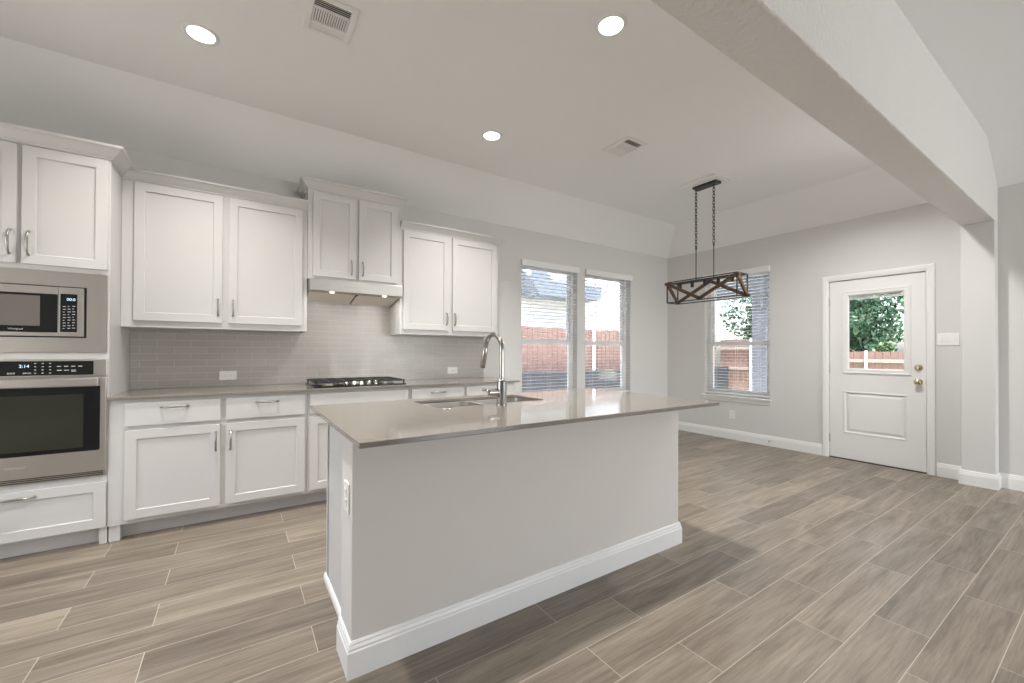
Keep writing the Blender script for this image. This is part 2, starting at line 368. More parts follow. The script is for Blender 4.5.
for i, (a, b) in enumerate(LW):
    m = MB(); x_ = XL-TW+.03
    m.box(x_, x_+.06, a, a+.05, .55, 2.35).box(x_, x_+.06, b-.05, b, .55, 2.35).box(x_, x_+.06, a+.05, b-.05, .55, .60).box(x_, x_+.06, a+.05, b-.05, 2.30, 2.35).box(x_, x_+.06, (a+b)/2-.03, (a+b)/2+.03, .60, 2.30)
    rw = struct(m.build('window_5', M['vinyl']), 'unseen window added in the left wall for fill light', 'window')
    MB().box(x_+.028, x_+.032, a+.05, b-.05, .60, 2.30).build('pane', M['glass'], rw)
    L = bpy.data.lights.new('added_daylight', 'AREA'); L.shape = 'RECTANGLE'; L.size = b-a-.1; L.size_y = 1.7; L.energy = SIDE_W; L.color = (1, .95, .885)  # area lamp added outside the left pane as kitchen fill
    o = bpy.data.objects.new('added_daylight', L); COL.objects.link(o); o.location = (x_-.02, (a+b)/2, 1.45); o.rotation_euler = (PI/2+.5, 0, -PI/2)
RW = [(2.9, 5.3)]     # unseen window added behind the camera for frontal light
struct(wall_x(YR-TW, YR, [(a, b, .35, 2.55) for a, b in RW], XL, XR, T).build('wall_rear', M['wall']), 'pale grey rear wall of the living room', 'wall')
for i, (a, b) in enumerate(RW):
    m = MB(); y_ = YR-TW+.03
    m.box(a, a+.05, y_, y_+.06, .35, 2.55).box(b-.05, b, y_, y_+.06, .35, 2.55).box(a+.05, b-.05, y_, y_+.06, .35, .40).box(a+.05, b-.05, y_, y_+.06, 2.50, 2.55).box((a+b)/2-.03, (a+b)/2+.03, y_, y_+.06, .40, 2.50)
    rw = struct(m.build('window_%d' % (i+4), M['vinyl']), 'unseen living room window added for fill light', 'window')
    MB().box(a+.05, b-.05, y_+.028, y_+.032, .40, 2.50).build('pane', M['glass'], rw)
    L = bpy.data.lights.new('added_daylight', 'AREA'); L.shape = 'RECTANGLE'; L.size = b-a-.1; L.size_y = 2.1; L.energy = DAY_W; L.color = DAYL  # area lamp added outside the rear pane to light the room
    o = bpy.data.objects.new('added_daylight', L); COL.objects.link(o); o.location = ((a+b)/2, y_-.02, 1.45); o.rotation_euler = (PI/2+.30, 0, 0)
struct(MB().box(XL, XR, BY0, BY1, BZ, T-.05).build('beam', M['beam'], bevel=.008), 'wide plastered beam dividing kitchen and living room', 'beam')
CX = 5.62
struct(MB().box(CX, XR, BY0, BY1, 0, BZ).build('column', M['wall'], bevel=.006), 'plaster pilaster carrying the end of the beam', 'column')
BBP = [(0, 0), (.016, 0), (.016, .095), (.013, .100), (.013, .108), (.009, .118), (.009, .124), (.005, .131), (0, .131)]
cas0, cas1 = DY0-.068, DY1+.055
struct(MB().sweep([(XR, cas1), (XR, YW), (2.45, YW)], BBP, side=-1).build('baseboard_right', M['trim']), 'white baseboard under the windows', 'baseboard')
struct(MB().sweep([(XR, YR), (XR, BY0), (CX, BY0), (CX, BY1), (XR, BY1), (XR, cas0)], BBP, side=-1).build('baseboard_column', M['trim']), 'white baseboard wrapping the column by the door', 'baseboard')
struct(MB().sweep([(XL, YW), (XL, YR), (XR, YR)], BBP, side=-1).build('baseboard_left', M['trim']), 'white baseboard round the living room', 'baseboard')

# ------------------------------------------------------------------ windows
def window(name, a0, a1, axis, label):
    """a0..a1 along the wall; axis 'y' = wall facing -y at YW, 'x' = wall facing -x at XR"""
    base = YW if axis == 'y' else XR
    def bx(m, p, q, d0, d1, z0, z1):
        if axis == 'y': m.box(p, q, base+d0, base+d1, z0, z1)
        else: m.box(base+d0, base+d1, p, q, z0, z1)
        return m
    f = MB(); fw = .042
    bx(f, a0, a0+fw, .085, .155, WZ0, WZ1); bx(f, a1-fw, a1, .085, .155, WZ0, WZ1)
    bx(f, a0+fw, a1-fw, .085, .155, WZ0, WZ0+.04); bx(f, a0+fw, a1-fw, .085, .155, WZ1-.04, WZ1)
    root = struct(f.build(name, M['vinyl'], bevel=.002), label, 'window')
    s = MB(); b0, b1 = a0+fw, a1-fw; zm = 1.335; sw = .032
    bx(s, b0, b1, .088, .118, zm-.03, zm+.03); bx(s, b0, b1, .088, .118, WZ0+.04, WZ0+.085)
    bx(s, b0, b0+sw, .088, .118, WZ0+.085, zm-.03); bx(s, b1-sw, b1, .088, .118, WZ0+.085, zm-.03)
    s.build('sash', M['vinyl'], root, bevel=.002)
    s = MB(); bx(s, b0, b1, .12, .15, zm-.03, zm+.03); bx(s, b0, b1, .12, .15, WZ1-.075, WZ1-.04)
    bx(s, b0, b0+sw, .12, .15, zm+.03, WZ1-.075); bx(s, b1-sw, b1, .12, .15, zm+.03, WZ1-.075)
    s.build('sash', M['vinyl'], root, bevel=.002)
    g = MB(); bx(g, b0+sw-.004, b1-sw+.004, .101, .105, WZ0+.08, zm-.025); bx(g, b0+sw-.004, b1-sw+.004, .133, .137, zm+.025, WZ1-.07)
    g.build('pane', M['glass'], root)
    st = MB(); bx(st, a0-.035, a1+.035, -.045, 0, WZ0-.018, WZ0+.004); bx(st, a0, a1, 0, .085, WZ0-.01, WZ0+.004)
    bx(st, a0-.02, a1+.02, -.014, 0, WZ0-.075, WZ0-.018)
    st.build('sill', M['trim'], root, bevel=.004)
    return root
window('window_1', *W1, 'y', 'white single hung window nearest the kitchen cabinets')
window('window_2', *W2, 'y', 'white single hung window next to the room corner')
window('window_3', *W3, 'x', 'white single hung window beside the back door')

def blind(a0, a1, axis, label):
    base = YW if axis == 'y' else XR
    def P(a, d, z): return (a, base+d, z) if axis == 'y' else (base+d, a, z)
    def bx(m, p, q, d0, d1, z0, z1):
        if axis == 'y': m.box(p, q, base+d0, base+d1, z0, z1)
        else: m.box(base+d0, base+d1, p, q, z0, z1)
        return m
    mid = (a0+a1)/2
    root = thing('window_blind', label, 'blind', P(mid, .03, WZ0+.03), 'horizontal blinds on the windows')
    m = bx(MB(), a0-.012, a1+.012, -.034, -.022, 2.268, 2.345); bx(m, a0-.012, a0, -.022, .0, 2.268, 2.345); bx(m, a1, a1+.012, -.022, 0, 2.268, 2.345)
    m.build('valance', M['blind'], root, bevel=.003)
    bx(MB(), a0+.006, a1-.006, .005, .06, 2.285, 2.332).build('headrail', M['blind'], root)
    m = MB(); z = WZ0+.075; n = 0
    tilt = .0
    while z < 2.275:
        pr = []
        for k in range(5):
            t = (k/4-.5); d = .034 + t*.05; zz = z - t*.05*tilt*2 + .0012*(1-4*t*t)
            pr.append((d, zz))
        up = [P(a0+.008, d, zz+.0018) for d, zz in pr] + [P(a1-.008, d, zz+.0018) for d, zz in pr]
        lo = [P(a0+.008, d, zz) for d, zz in pr] + [P(a1-.008, d, zz) for d, zz in pr]
        fs = [(k, k+1, 5+k+1, 5+k) for k in range(4)] + [(10+k, 15+k, 15+k+1, 10+k+1) for k in range(4)]
        fs += [(0, 5, 15, 10), (4, 14, 19, 9), (0, 10, 11, 12, 13, 14, 4, 3, 2, 1), (5, 6, 7, 8, 9, 19, 18, 17, 16, 15)]
        m.add(up+lo, fs); z += .0435; n += 1
    m.build('slats', M['blind'], root)
    bx(MB(), a0+.008, a1-.008, .01, .058, WZ0+.022, WZ0+.046).build('bottom_rail', M['blind'], root, bevel=.003)
    m = MB()
    for u in (.16, .5, .84):
        a = a0+(a1-a0)*u
        for d in (.007, .061): m.tube([P(a, d, WZ0+.04), P(a, d, 2.30)], .0011, 5)
    m.build('ladder_cord', M['blind'], root)
    hi, lo_ = (a0, a1) if axis == 'y' else (a1, a0)
    wa = hi+(lo_-hi)*.2
    MB().tube([P(wa, -.006, 2.27), P(wa, -.010, 1.62)], .0035, 8).build('tilt_wand', M['blind'], root)
    ca = hi+(lo_-hi)*.9
    m = MB()
    for k in (-.008, .008): m.tube([P(ca+k, -.004, 2.27), P(ca+k, -.006, 1.86)], .0012, 5)
    m.lathe(P(ca, -.006, 1.82), 'z', [(.004, 0), (.009, .01), (.004, .04)], 10)
    m.build('lift_cord', M['blind'], root)
blind(*W1, 'y', 'white open slat blind on the window nearest the kitchen cabinets')
blind(*W2, 'y', 'white open slat blind on the window next to the room corner')
blind(*W3, 'x', 'white open slat blind on the window beside the back door, behind the hanging light')

# ------------------------------------------------------------------ back door
d = MB(); X0, X1 = XR+.012, XR+.056
y0, y1, zb, zt = 1.178, 1.988, .012, 2.033
ly0, ly1, lz0, lz1 = 1.318, 1.842, 1.0, 1.875     # opening of the lite
py0, py1, pz0, pz1 = 1.312, 1.860, .298, .778
d.box(X0, X1, y0, ly0, zb, zt).box(X0, X1, ly1, y1, zb, zt).box(X0, X1, ly0, ly1, lz1, zt).box(X0, X1, ly0, ly1, pz1, lz0)
d.box(X0, X1, ly0, py0+.02, pz0, pz1) if py0+.02 > ly0 else None
d.box(X0, X1, ly0, ly1, zb, pz0)
# embossed lower panel: sunk groove and raised field
d.box(X0, X1, ly0, py0+.0, pz0, pz1) if py0 > ly0 else None
d.box(X0+.010, X1, ly0, ly1, pz0, pz1)
e_ = .042
d.hexa([(X0+.010, py0+e_-.018+.012, pz0+e_-.006), (X0+.010, py1-e_+.006, pz0+e_-.006), (X0+.010, py1-e_+.006, pz1-e_+.006), (X0+.010, py0+e_-.006, pz1-e_+.006)],
       [(X0+.002, py0+e_+.012, pz0+e_+.012), (X0+.002, py1-e_-.012, pz0+e_+.012), (X0+.002, py1-e_-.012, pz1-e_-.012), (X0+.002, py0+e_+.012, pz1-e_-.012)])
door = struct(d.build('door_1', M['trim']), 'white half glass back door with lower panel', 'door')
lf = MB()
pr = [(0, .0), (.014, .004), (.014, .016), (.006, .036), (.0, .042)]
o0, o1, q0, q1 = 1.286, 1.868, .978, 1.912
def frame_ring(mb, X, a0, a1, b0, b1, prof):
    """mitred rectangular frame on plane X facing -x; prof (height off the plane, distance inward)"""
    n = len(prof); vs = []
    for (ca, cb, sa, sb) in ((a0, b0, 1, 1), (a1, b0, -1, 1), (a1, b1, -1, -1), (a0, b1, 1, -1)):
        vs += [(X-h, ca+sa*t, cb+sb*t) for h, t in prof]
    mb.add(vs, [(i*n+j, i*n+j+1, ((i+1) % 4)*n+j+1, ((i+1) % 4)*n+j) for i in range(4) for j in range(n-1)])
    return mb
frame_ring(lf, X0, o0, o1, q0, q1, [(0, 0), (.012, .003), (.014, .014), (.010, .022), (.010, .046), (.004, .056), (-.014, .060)]).build('lite_frame', M['trim'], door)
frame_ring(MB(), X0+.0005, py0, py1, pz0, pz1, [(0, 0), (.005, .006), (.004, .014), (-.006, .026)]).build('panel_moulding', M['trim'], door)
MB().box(X0+.014, X0+.017, ly0+.004, ly1-.004, lz0+.004, lz1-.004).build('pane', M['glass'], door)
m = MB()
for k in range(6): m.box(X0+.020, X0+.034, ly0+.022, ly1-.022, lz1-.062+k*.0075, lz1-.0575+k*.0075)
m.box(X0+.019, X0+.035, ly0+.02, ly1-.02, lz1-.02, lz1-.004)
m.build('lite_blind', M['blind'], door)
MB().box(X0-.016, X0-.006, 1.318, 1.330, 1.26, 1.33).build('blind_slider', M['trim'], door, bevel=.002)
def knob(z, lever):
    m = MB(); m.lathe((X0, 1.232, z), 'x', [(.033, 0), (.033, -.006), (.024, -.012), (.013, -.016), (.012, -.030)] if lever else [(.032, 0), (.032, -.007), (.026, -.013), (.022, -.014), (.020, -.022), (.006, -.024)], 24)
    if lever: m.lathe((X0, 1.232, z), 'x', [(.013, -.028), (.026, -.036), (.030, -.048), (.026, -.060), (.012, -.066), (.001, -.067)], 24)
    else: m.box(X0-.034, X0-.020, 1.226, 1.238, z-.016, z+.016)
    return m
knob(.917, True).build('door_knob', M['brass'], door)
knob(1.062, False).build('deadbolt', M['brass'], door)
m = MB(); m.box(X0-.001, X0+.03, 1.1765, 1.1795, .885, .95); m.box(X0-.001, X0+.03, 1.1765, 1.1795, 1.035, 1.09); m.build('latch_plate', M['brass'], door)
for z in (.23, 1.03, 1.80):
    m = MB(); m.tube([(X0-.007, 1.992, z-.048), (X0-.007, 1.992, z+.048)], .0065, 10); m.box(X0-.003, X0+.012, 1.989, 1.9955, z-.045, z+.045)
    m.build('hinge', M['nickel'], door)
m = MB(); X = XR
m.box(X-.002, X+TW, DY0-.0, DY0+.0075, 0, DZ); m.box(X-.002, X+TW, DY1-.0065, DY1, 0, DZ); m.box(X-.002, X+TW, DY0, DY1, DZ-.006, DZ)
m.box(X+.057, X+.075, DY0, DY0+.024, 0, DZ); m.box(X+.057, X+.075, DY1-.024, DY1, 0, DZ); m.box(X+.057, X+.075, DY0, DY1, DZ-.024, DZ)
struct(MB().box(X+.006, X+TW+.03, DY0+.0075, DY1-.0065, 0, .008).build('trim_3', mat('dark bronze threshold', (.05, .045, .04), .4, .6)), 'dark threshold under the back door', 'trim')
struct(m.build('trim_1', M['trim'], bevel=.0015), 'white door jamb and threshold', 'trim')
m = MB(); cw = .064
cp = [(0, 0), (0, .014), (.010, .018), (.040, .016), (.052, .011), (cw, .008), (cw, 0)]
def cas(path):   # path of corners as (y, z, inward sign y, inward sign z); profile from outer edge inward
    n = len(cp); vs = []
    for (yy, zz, sy, sz) in path: vs += [(X-h, yy+sy*t, zz+sz*t) for t, h in cp]
    k = len(path); fs = [(i*n+j, i*n+(j+1) % n, (i+1)*n+(j+1) % n, (i+1)*n+j) for i in range(k-1) for j in range(n)]
    fs += [tuple(range(n)), tuple(range((k-1)*n, k*n))[::-1]]
    m.add(vs, fs)
a_, b_ = DY0+.006-cw, DY1-.006+cw
cas([(b_, 0, -1, 0), (b_, DZ-.006+cw, -1, -1), (a_, DZ-.006+cw, 1, -1), (a_, 0, 1, 0)])
struct(m.build('trim_2', M['trim']), 'white casing round the back door', 'trim')

# ------------------------------------------------------------------ cabinet helpers
def shaker(x0, x1, z0, z1, yf, rail=.057, flat=False, th=.019):
    """door or drawer front facing -y, front face at yf"""
    m = MB()
    if flat: return m.box(x0, x1, yf, yf+th, z0, z1)
    a0, a1, b0, b1 = x0+rail, x1-rail, z0+rail, z1-rail; r = .009
    o = [(x0, z0), (x1, z0), (x1, z1), (x0, z1)]; i = [(a0, b0), (a1, b0), (a1, b1), (a0, b1)]; e = .0025
    j = [(a0+e, b0+e), (a1-e, b0+e), (a1-e, b1-e), (a0+e, b1-e)]
    vs = [(p, yf, q) for p, q in o] + [(p, yf, q) for p, q in i] + [(p, yf+r, q) for p, q in j] + [(p, yf+th, q) for p, q in o]
    fs = [(k, (k+1) % 4, 4+(k+1) % 4, 4+k) for k in range(4)] + [(4+k, 4+(k+1) % 4, 8+(k+1) % 4, 8+k) for k in range(4)] + [(8, 9, 10, 11)]
    fs += [(k, 12+k, 12+(k+1) % 4, (k+1) % 4) for k in range(4)] + [(15, 14, 13, 12)]
    return m.add(vs, fs)
def pull(cx, cz, yf, L=.128, vert=True):
    """bowed bar pull standing off the face at yf"""
    P = []; R = []
    for k in range(15):
        t = k/14*2-1; off = .024*(1-abs(t)**3.2)+.005
        P.append((cx, yf-off, cz+t*L/2) if vert else (cx+t*L/2, yf-off, cz)); R.append(.0050+.0022*(1-t*t))
    m = MB().tube(P, .006, 10, True, R)
    for t in (-1, 1):
        c = (cx, yf, cz+t*L/2) if vert else (cx+t*L/2, yf, cz)
        m.lathe(c, 'y', [(.0085, 0), (.008, -.003), (.0045, -.009)], 12)
    return m
def front(root, name, x0, x1, z0, z1, yf, flat=False, pulls=(), vert=True, rail=.057, L=.128):
    d = shaker(x0, x1, z0, z1, yf, rail, flat).build(name, M['white'], root, bevel=.0018)
    for (px, pz) in pulls: pull(px, pz, yf, L, vert).build('handle', M['nickel'], d)
    return d
CROWN = [(0, 0), (.008, 0), (.010, .012), (.018, .018), (.052, .058), (.060, .062), (.066, .066), (.066, .080), (0, .080)]
def crown(path, z, k=1.0, side=1): return MB().sweep(path, [(a*k, z+b*k) for a, b in CROWN], side=side)

# ------------------------------------------------------------------ oven tower
TX0, TX1, TF = -1.462, -.672, 3.575      # face frame front
ot = thing('oven_cabinet', 'tall white cabinet holding the microwave and wall oven, with a drawer below', 'cabinet', ((TX0+TX1)/2, 3.87, 0))
m = MB()
m.box(TX0, TX0+.02, TF+.02, YW-.001, 0, 2.42).box(TX1-.02, TX1, TF+.02, YW-.001, 0, 2.42)
m.box(TX0+.02, TX1-.02, YW-.02, YW-.001, .1, 2.42)
for z in (.10, .405, 1.165, 1.672, 2.40): m.box(TX0+.02, TX1-.02, TF+.02, YW-.02, z, z+.018)
m.build('carcass', M['white'], ot)
m = MB(); st = .02
m.box(TX0, TX0+st+.018, TF, TF+.02, 0.0, 2.42).box(TX1-st-.018, TX1, TF, TF+.02, 0.0, 2.42)
for z0, z1 in ((.10, .115), (.385, .428), (1.152, 1.192), (1.678, 1.716), (2.375, 2.42)): m.box(TX0+st+.018, TX1-st-.018, TF, TF+.02, z0, z1)
m.box(-1.072, -1.034, TF, TF+.02, 1.716, 2.375)
m.build('face_frame', M['white'], ot, bevel=.0015)
MB().box(TX0+.02, TX1-.02, TF+.06, TF+.075, 0, .10).build('toe_kick', M['white'], ot)
MB().box(TX1-.035, TX1, TF+.006, TF+.09, 0, .095).build('base_block', M['white'], ot, bevel=.002)
crown([(TX0, YW-.01), (TX0, TF), (TX1, TF), (TX1, YW-.01)], 2.405, 1.0, 1).build('crown', M['white'], ot)
DF = TF-.019
front(ot, 'door', -1.045, -.680, 1.708, 2.395, DF, pulls=[(-1.016, 1.828)], L=.135)
front(ot, 'door', -1.448, -1.064, 1.708, 2.395, DF, pulls=[(-1.090, 1.828)], L=.135)
front(ot, 'drawer', -1.440, -.676, .107, .390, DF, pulls=[(-1.058, .352)], vert=False, L=.16)

# ---- wall oven
OX0, OX1 = -1.434, -.678
ov = thing('wall_oven', 'stainless steel wall oven with black glass door below the microwave', 'oven', ((OX0+OX1)/2, 3.85, .43))
OF = TF-.022
m = MB().box(OX0+.03, OX1-.03, TF+.02, YW-.03, .445, 1.145); m.box(OX0, OX1, TF-.004, TF-.001, .428, 1.152)
m.build('body', M['steel'], ov)
cp_ = MB().box(OX0, OX1, OF, TF-.004, 1.050, 1.152).build('control_panel', M['steel'], ov, bevel=.002)
MB().rbox(-1.380, -.737, OF-.002, OF, 1.058, 1.142, .006, 'y').build('display_glass', M['black'], cp_)
text('display_digits', '2:14', .024, (-1.025, OF-.0024, 1.112), FACE_S, M['digit'], cp_)
m = MB(); yk = OF-.0026
for i in range(3):
    for j in range(4): m.box(-.985+i*.030, -.977+i*.030, yk, OF-.002, 1.070+j*.019, 1.074+j*.019)
for i in range(4): m.box(-.893+i*.030, -.876+i*.030, yk, OF-.002, 1.108, 1.113)
for i in range(3): m.box(-.893+i*.030, -.873+i*.030, yk, OF-.002, 1.085, 1.089)
m.box(-.833, -.813, yk, OF-.002, 1.078, 1.081)
m.build('keypad_lettering', M['print'], cp_)
text('panel_legend', 'BAKE', .013, (-1.075, OF-.0024, 1.072), FACE_S, M['print'], cp_)
text('panel_legend', 'BROIL', .013, (-1.012, OF-.0024, 1.072), FACE_S, M['print'], cp_)
od = MB().box(OX0, OX1, OF-.004, TF-.006, .462, 1.042).build('door', M['steel'], ov, bevel=.003)
MB().rbox(OX0+.027, OX1-.027, OF-.0055, OF-.004, .593, .990, .010, 'y').build('glass', M['black'], od)
winm = mat('tinted oven window', (.035, .036, .026), .08)
MB().rbox(OX0+.115, OX1-.100, OF-.0062, OF-.0055, .618, .940, .008, 'y').build('window', winm, od)
m = MB(); m.rbox(OX0+.020, OX1-.030, OF-.052, OF-.030, .988, 1.040, .008, 'x')
for x in (OX0+.06, OX1-.07): m.box(x-.012, x+.012, OF-.034, OF-.003, 1.0, 1.03)
m.build('handle', M['steel'], od, bevel=.002)
text('logo', 'Whirlpool', .020, (-1.056, OF-.0046, .530), FACE_S, M['logo'], od)
v = MB(); v.box(OX0+.01, OX1-.015, TF-.010, TF-.004, .429, .460); v.build('vent_recess', M['dark'], ov)
m = MB()
for k in range(3): m.box(OX0+.01, OX1-.015, OF+.002, TF-.010, .431+k*.0105, .4355+k*.0105)
m.build('vent_louver', M['steel'], ov)

# ---- microwave
MX0, MX1, MZ0, MZ1 = -1.434, -.680, 1.193, 1.676
mi = thing('microwave', 'built in stainless steel microwave with trim surround above the oven', 'microwave', ((MX0+MX1)/2, 3.85, MZ0))
MF = TF-.012
ix0, ix1, iz0, iz1 = -1.345, -.772, 1.282, 1.590
m = MB(); m.box(MX0, ix0, MF, TF-.001, MZ0, MZ1).box(ix1, MX1, MF, TF-.001, MZ0, MZ1).box(ix0, ix1, MF, TF-.001, MZ0, iz0).box(ix0, ix1, MF, TF-.001, iz1, MZ1)
m.build('trim_kit', M['steel'], mi)
MB().box(ix0-.02, ix1+.02, TF+.021, YW-.03, iz0-.02, iz1+.02).build('body', M['dark'], mi)
MB().box(ix0+.001, ix1-.001, TF-.0009, TF+.020, iz0+.001, iz1-.001).build('gap_recess', M['dark'], mi)
md = MB().box(ix0+.006, -.8925, MF-.006, TF-.001, iz0+.008, iz1-.006).build('door', M['steel'], mi, bevel=.0007)
MB().rbox(ix0+.03, -.8935, MF-.0075, MF-.006, 1.312, 1.540, .004, 'y').build('glass', M['black'], md)
mwin = mat('microwave window', (.16, .145, .13), .10)
MB().rbox(ix0+.06, -.966, MF-.0085, MF-.0075, 1.349, 1.526, .003, 'y').build('window', mwin, md)
text('logo', 'Whirlpool', .014, (-1.062, MF-.0079, 1.329), FACE_S, M['logo'], md)
mp_ = MB().box(-.889, ix1-.012, MF-.006, TF-.001, iz0+.008, iz1-.006).build('control_panel', M['steel'], mi, bevel=.0007)
MB().rbox(-.883, -.812, MF-.0075, MF-.006, 1.316, 1.545, .003, 'y').build('panel_glass', M['black'], mp_)
text('display_digits', '00:0', .022, (-.838, MF-.0079, 1.512), FACE_S, M['digit'], mp_)
m = MB(); yk = MF-.0082
for i in range(3):
    for j in range(9):
        w_ = .012 if (i+j) % 3 else .007
        m.box(-.872+i*.020, -.872+i*.020+w_, yk, MF-.0075, 1.335+j*.0165+(i*.002), 1.3385+j*.0165+i*.002)
m.build('keypad_lettering', M['print'], mp_)

# ------------------------------------------------------------------ wall cabinets
UF = 3.868; UD = UF-.019
def wall_cabinet(label, x0, x1, z0, z1, fr, doors, crown_path, ck, rail_lip=True, side_y=YW-.001):
    r = thing('wall_cabinet', label, 'cabinet', ((x0+x1)/2, (fr+YW)/2, z0), 'wall cabinets over the counter')
    m = MB(); m.box(x0, x0+.018, fr+.018, side_y, z0, z1).box(x1-.018, x1, fr+.018, side_y, z0, z1)
    m.box(x0+.018, x1-.018, fr+.018, side_y, z0+.022, z0+.04).box(x0+.018, x1-.018, fr+.018, side_y, z1-.02, z1).box(x0+.018, x1-.018, side_y-.012, side_y, z0+.04, z1-.02)
    m.build('carcass', M['white'], r)
    sa, sb = doors[0][0]+.018, doors[1][1]-.018
    m = MB(); m.box(x0, sa, fr, fr+.018, z0, z1).box(sb, x1, fr, fr+.018, z0, z1)
    m.box(sa, sb, fr, fr+.018, z0, z0+.06).box(sa, sb, fr, fr+.018, z1-.06, z1)
    m.box(doors[0][1]-.015, doors[1][0]+.015, fr, fr+.018, z0+.06, z1-.06)
    m.build('face_frame', M['white'], r, bevel=.0015)
    for (a, b, q0, q1, hx, hz) in doors: front(r, 'door', a, b, q0, q1, fr-.019, pulls=[(hx, hz)], L=.118)
    crown(crown_path, z1-.012, ck, 1).build('crown', M['white'], r)
    return r
wall_cabinet('white two door wall cabinet between the oven tower and the range hood', TX1+.001, .487, 1.372, 2.408, UF,
             [(-.605, -.098, 1.418, 2.385, -.124, 1.535), (-.060, .450, 1.418, 2.385, -.030, 1.535)],
             [(TX1+.001, UF), (.487, UF)], .85)
wall_cabinet('white raised two door wall cabinet directly above the range hood', .489, 1.283, 1.815, 2.592, UF-.012,
             [(.527, .874, 1.845, 2.560, .838, 1.945), (.900, 1.247, 1.845, 2.560, .934, 1.945)],
             [(.489, YW-.01), (.489, UF-.012), (1.283, UF-.012), (1.283, YW-.01)], .9)
wall_cabinet('white two door wall cabinet on the far side of the hood, nearest the windows', 1.285, 2.372, 1.372, 2.390, UF,
             [(1.312, 1.786, 1.418, 2.362, 1.762, 1.535), (1.824, 2.345, 1.418, 2.362, 1.850, 1.535)],
             [(1.285, UF), (2.372, UF), (2.372, YW-.01)], .85)

# ------------------------------------------------------------------ range hood
hd = thing('range_hood', 'low stainless steel range hood with two lit lamps under the raised cabinet', 'range hood', (.886, 3.96, 1.65))
hx0, hx1, hf = .494, 1.278, 3.768
m = MB()
pr = [(hf, 1.716), (hf, 1.812), (YW-.012, 1.812), (YW-.012, 1.648), (YW-.03, 1.648), (YW-.03, 1.79), (hf+.07, 1.79), (hf+.07, 1.706)]
m.poly(pr, 'x', hx0, hx1)
for x in (hx0, hx1-.010): m.poly([(hf+.07, 1.706), (hf+.07, 1.79), (YW-.03, 1.79), (YW-.03, 1.648)], 'x', x, x+.010)
hb = m.build('body', M['hood'], hd, bevel=.0015)
xm = (hx0+hx1)/2
def sl(y): return 1.706 + (1.648-1.706)*(y-(hf+.07))/(YW-.03-hf-.07)
for a, b in ((hx0+.014, xm-.008), (xm+.008, hx1-.014)):
    ya_, yb_ = hf+.078, YW-.036
    MB().hexa([(a, ya_, sl(ya_)+.004), (b, ya_, sl(ya_)+.004), (b, yb_, sl(yb_)+.004), (a, yb_, sl(yb_)+.004)],
              [(a, ya_, sl(ya_)+.012), (b, ya_, sl(ya_)+.012), (b, yb_, sl(yb_)+.012), (a, yb_, sl(yb_)+.012)]).build('filter', M['filter'], hd)
MB().box(xm-.008, xm+.008, hf+.07, YW-.03, 1.70, 1.715).build('divider', M['dark'], hd)
for x in (.672, 1.118):
    l_ = MB().lathe((x, hf+.036, 1.7085), 'z', [(.028, .003), (.028, -.002), (.020, -.003)], 20, False).build('lamp', M['chrome'], hd)
    MB().lathe((x, hf+.036, 1.7065), 'z', [(.020, 0), (.020, .004)], 20).build('lens', M['lamp'], l_)
    disc_lamp('hood lamp', x, hf+.036, 1.702, HOOD_W, .05, WARM)
m = MB(); m.rbox(.82, .955, hf-.0035, hf, 1.752, 1.766, .004, 'y'); m.build('switch_bar', M['nickel'], hd)

# ------------------------------------------------------------------ base cabinets and counter
BF, CT, CB = 3.566, .914, .894
bdf = BF-.019
def base_cabinet(label, x0, x1, fronts, endpanel=None):
    r = thing('base_cabinet', label, 'cabinet', ((x0+x1)/2, 3.87, 0), 'base cabinets under the wall counter')
    m = MB(); m.box(x0, x0+.018, BF+.018, YW-.001, 0 if endpanel == 'l' else .1, CB).box(x1-.018, x1, BF+.018, YW-.001, 0 if endpanel == 'r' else .1, CB)
    m.box(x0+.018, x1-.018, BF+.018, YW-.012, .1, .118).box(x0+.018, x1-.018, YW-.012, YW-.001, .1, CB)
    m.build('carcass', M['white'], r)
    sa, sb = min(f[1] for f in fronts)+.018, max(f[2] for f in fronts)-.018
    m = MB(); m.box(x0, sa, BF, BF+.018, .1, CB).box(sb, x1, BF, BF+.018, .1, CB)
    m.box(sa, sb, BF, BF+.018, .1, .135).box(sa, sb, BF, BF+.018, .68, .735).box(sa, sb, BF, BF+.018, .862, CB)
    xs = sorted({(f[2]) for f in fronts if f[0] == 'door'} )
    xm = (x0+x1)/2
    dx = sorted((f[1], f[2]) for f in fronts if f[0] == 'door'); ma, mb_ = dx[0][1]-.015, dx[1][0]+.015
    m.box(ma, mb_, BF, BF+.018, .135, .68)
    if sum(f[0] == 'drawer' for f in fronts) > 1: m.box(ma, mb_, BF, BF+.018, .735, .862)
    m.build('face_frame', M['white'], r, bevel=.0015)
    MB().box(x0, x1, BF+.075, BF+.09, 0, .1).build('toe_kick', M['white'], r)
    for f in fronts:
        if f[0] == 'drawer': front(r, 'drawer', f[1], f[2], .722, .872, bdf, flat=True, pulls=[((f[1]+f[2])/2, .836)] if f[3] else [], vert=False, L=.135)
        elif f[0] == 'false': front(r, 'false_front', f[1], f[2], .722, .872, bdf, flat=True)
        else: front(r, 'door', f[1], f[2], .128, .695, bdf, pulls=[(f[3], .578)], L=.125)
    return r
b1 = base_cabinet('white base cabinet with two drawers and two doors beside the oven tower', TX1+.002, .458,
             [('drawer', -.592, -.094, 1), ('drawer', -.062, .440, 1), ('door', -.592, -.094, -.120), ('door', -.062, .440, -.034)])
MB().box(TX1+.006, TX1+.06, BF+.01, BF+.075, 0, .098).build('base_block', M['white'], b1, bevel=.002)
base_cabinet('white base cabinet with a plain wide front under the gas cooktop', .459, 1.271,
             [('false', .474, 1.256, 0), ('door', .474, .855, .827), ('door', .875, 1.256, .903)])
